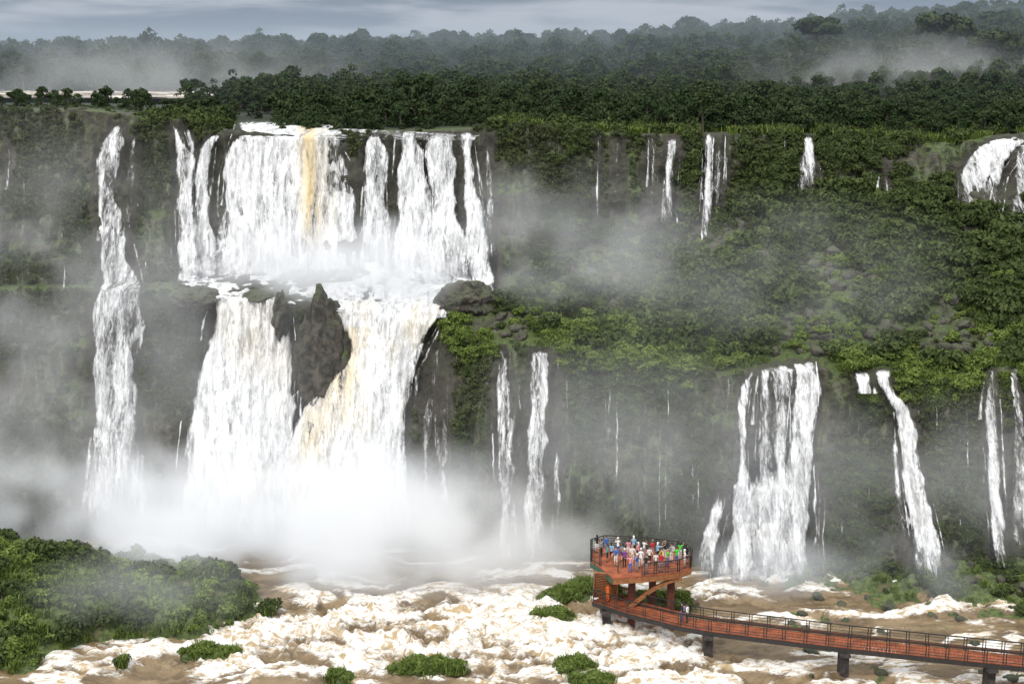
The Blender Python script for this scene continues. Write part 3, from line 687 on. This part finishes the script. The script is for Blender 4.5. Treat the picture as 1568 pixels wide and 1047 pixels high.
poses=[dict(L=hang,R=hang,step=.06),dict(L=rail,R=rail,long=0),dict(L=camp,R=camp,cam=1),dict(L=hang,R=point,longhair=1,step=.05),dict(L=hips,R=hang,pack=1),dict(L=rail,R=hang,longhair=1,long=0)]
PM=[person_mesh(p) for p in poses]
skins=[simple('skin_%d'%i,c,.6,.08) for i,c in enumerate([(.50,.30,.21),(.35,.19,.12),(.62,.42,.32)])]
hairs=[simple('hair_%d'%i,c,.6,.2) for i,c in enumerate([(.015,.01,.008),(.06,.03,.015),(.35,.25,.12),(.75,.75,.72)])]
cc=dict(white=(.78,.78,.76),blue=(.04,.14,.42),teal=(.03,.3,.38),green=(.08,.62,.05),red=(.5,.03,.03),pink=(.7,.3,.35),black=(.02,.02,.022),orange=(.85,.17,.02),grey=(.28,.28,.3),purple=(.2,.06,.3),yellow=(.75,.55,.08),lblue=(.3,.5,.7))
cm={k:simple('cloth_'+k,v,.85,.12) for k,v in cc.items()};shoe=simple('shoes',(.03,.03,.03),.7)
def person(px,py,z,yaw,shirt,pants='black',pose=None,s=1.0,hair=None):
    pose=random.randrange(6) if pose is None else pose
    me=PM[pose].copy();ob=mkobj('person',me,mats=[random.choice(skins),hairs[hair if hair is not None else random.choice([0,0,0,1,1,2])],cm[shirt],cm[pants],shoe],loc=VZ(px,py,z+.005))
    ob.rotation_euler=(0,0,math.radians(yaw));ob.scale=(s,)*3
ppl=[(914,846,10,'black'),(921,852,60,'grey'),(928,848,0,'blue'),(930,860,100,'teal'),(936,857,-20,'lblue'),(943,866,150,'blue'),(946,850,10,'white'),(953,858,30,'grey'),(956,868,180,'purple'),(962,852,-10,'pink'),(968,862,200,'white'),(970,848,0,'lblue'),(977,856,40,'pink'),(981,868,170,'white'),(986,852,-40,'white'),(989,876,160,'black'),(994,864,200,'white'),(999,853,0,'red'),(1004,872,180,'white'),(1007,858,-60,'lblue'),(1013,866,120,'yellow'),(1018,855,20,'black'),(1022,868,-90,'green'),(1028,860,40,'grey'),(1036,864,-30,'green'),(1041,856,0,'green'),(1048,868,-80,'white'),(1051,862,-50,'black'),(975,874,190,'blue'),(965,876,150,'pink'),(1012,874,170,'red')]
for px,py,yw,shn in ppl: person(px,py,ZP,yw,shn,random.choice(['black','blue','grey','black','white']),s=random.uniform(.93,1.04),hair=random.choice([0,0,1,1,2,3]))
person(931,921,ZD,30,'orange','orange',0,1.05,0);person(1044,951,ZD,70,'black','blue',4,1.0,0);person(1052,953,ZD,60,'white','black',0,1.0,0)
# ---------------------------------------------------------------- mist (scattering volumes with an added glow of their own)
mist=empty('mist')
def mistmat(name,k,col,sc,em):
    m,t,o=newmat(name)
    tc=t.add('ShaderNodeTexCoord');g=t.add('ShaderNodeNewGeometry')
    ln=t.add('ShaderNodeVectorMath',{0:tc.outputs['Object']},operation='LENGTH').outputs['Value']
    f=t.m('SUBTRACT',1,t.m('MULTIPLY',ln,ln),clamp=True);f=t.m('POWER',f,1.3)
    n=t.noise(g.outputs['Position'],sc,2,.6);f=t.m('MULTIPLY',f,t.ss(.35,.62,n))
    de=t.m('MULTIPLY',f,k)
    v=t.add('ShaderNodeVolumePrincipled',{'Color':col,'Density':de,'Emission Color':(.9,.93,.97),'Emission Strength':t.m('MULTIPLY',de,em)})  # emission is added glow, standing in for missing multiple scatter
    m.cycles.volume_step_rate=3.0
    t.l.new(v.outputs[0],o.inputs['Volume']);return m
MM={}
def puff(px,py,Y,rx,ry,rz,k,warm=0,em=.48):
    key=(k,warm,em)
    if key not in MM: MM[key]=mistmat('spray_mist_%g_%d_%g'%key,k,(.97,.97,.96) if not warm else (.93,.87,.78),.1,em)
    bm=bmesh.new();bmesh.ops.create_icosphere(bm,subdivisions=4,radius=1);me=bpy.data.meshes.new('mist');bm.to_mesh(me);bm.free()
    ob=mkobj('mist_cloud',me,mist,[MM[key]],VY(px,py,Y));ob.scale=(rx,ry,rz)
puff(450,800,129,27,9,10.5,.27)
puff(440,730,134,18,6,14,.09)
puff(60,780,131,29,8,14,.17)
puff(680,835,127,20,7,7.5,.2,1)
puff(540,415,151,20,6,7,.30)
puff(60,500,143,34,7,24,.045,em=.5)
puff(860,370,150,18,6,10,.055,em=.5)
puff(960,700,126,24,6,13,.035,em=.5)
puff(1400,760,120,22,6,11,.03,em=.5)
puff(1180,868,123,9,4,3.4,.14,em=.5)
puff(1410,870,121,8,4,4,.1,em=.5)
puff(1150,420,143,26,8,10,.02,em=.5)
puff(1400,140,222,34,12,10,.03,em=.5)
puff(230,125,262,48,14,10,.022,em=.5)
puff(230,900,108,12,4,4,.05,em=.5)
bm=bmesh.new();bmesh.ops.create_cube(bm,size=1,matrix=Matrix.Translation((0,790,47))@Matrix.Diagonal((2400,1200,36,1)));me=bpy.data.meshes.new('haze');bm.to_mesh(me);bm.free()
m,t,o=newmat('humid_air');v=t.add('ShaderNodeVolumePrincipled',{'Color':(.55,.64,.72),'Density':.0009,'Emission Color':(.75,.87,1),'Emission Strength':.0009*.12});t.l.new(v.outputs[0],o.inputs['Volume'])  # thin haze volume with a faint added glow
mkobj('haze',me,mist,[m])
# ---------------------------------------------------------------- world, sun, camera
W_=bpy.data.worlds.new('World');S.world=W_;W_.use_nodes=True;W_.node_tree.nodes.clear();t=NT(W_.node_tree)
SE,SR=math.radians(48),math.radians(200)
sky=t.add('ShaderNodeTexSky',sky_type='NISHITA');sky.sun_disc=False;sky.sun_elevation=SE;sky.sun_rotation=SR
tc=t.add('ShaderNodeTexCoord');sp=t.add('ShaderNodeSeparateXYZ',{0:tc.outputs['Generated']})
mp=t.add('ShaderNodeMapping',{'Vector':tc.outputs['Generated'],'Scale':(1,1,7)});n=t.noise(mp,5,4,.55,.3)
el=t.ss(.03,.6,sp.outputs[2])
cl_=t.mix(t.ss(.42,.64,n),(1.9,2.4,3.3),(4.9,5.3,6.1))
low=t.mix(el,cl_,(13.5,13.8,14.2));c=t.mix(.92,sky.outputs[0],low)
bg=t.add('ShaderNodeBackground',{'Color':c,'Strength':.1});o=t.add('ShaderNodeOutputWorld');t.l.new(bg.outputs[0],o.inputs[0])
sl=bpy.data.lights.new('sun','SUN');sl.energy=2.0;sl.angle=math.radians(12);sl.color=(1,.96,.9);so=bpy.data.objects.new('sun',sl);S.collection.objects.link(so)
dv=Vector((math.sin(SR)*math.cos(SE),math.cos(SR)*math.cos(SE),math.sin(SE)));so.rotation_euler=dv.to_track_quat('Z','Y').to_euler()
cd=bpy.data.cameras.new('camera');cd.sensor_width=36;cd.lens=36*F/1568;cd.clip_end=9000;co=bpy.data.objects.new('camera',cd);S.collection.objects.link(co)
co.location=(0,0,H);co.rotation_euler=(math.radians(90)-TH,0,0);S.camera=co
S.view_settings.view_transform='Standard';S.view_settings.look='None';S.view_settings.exposure=0
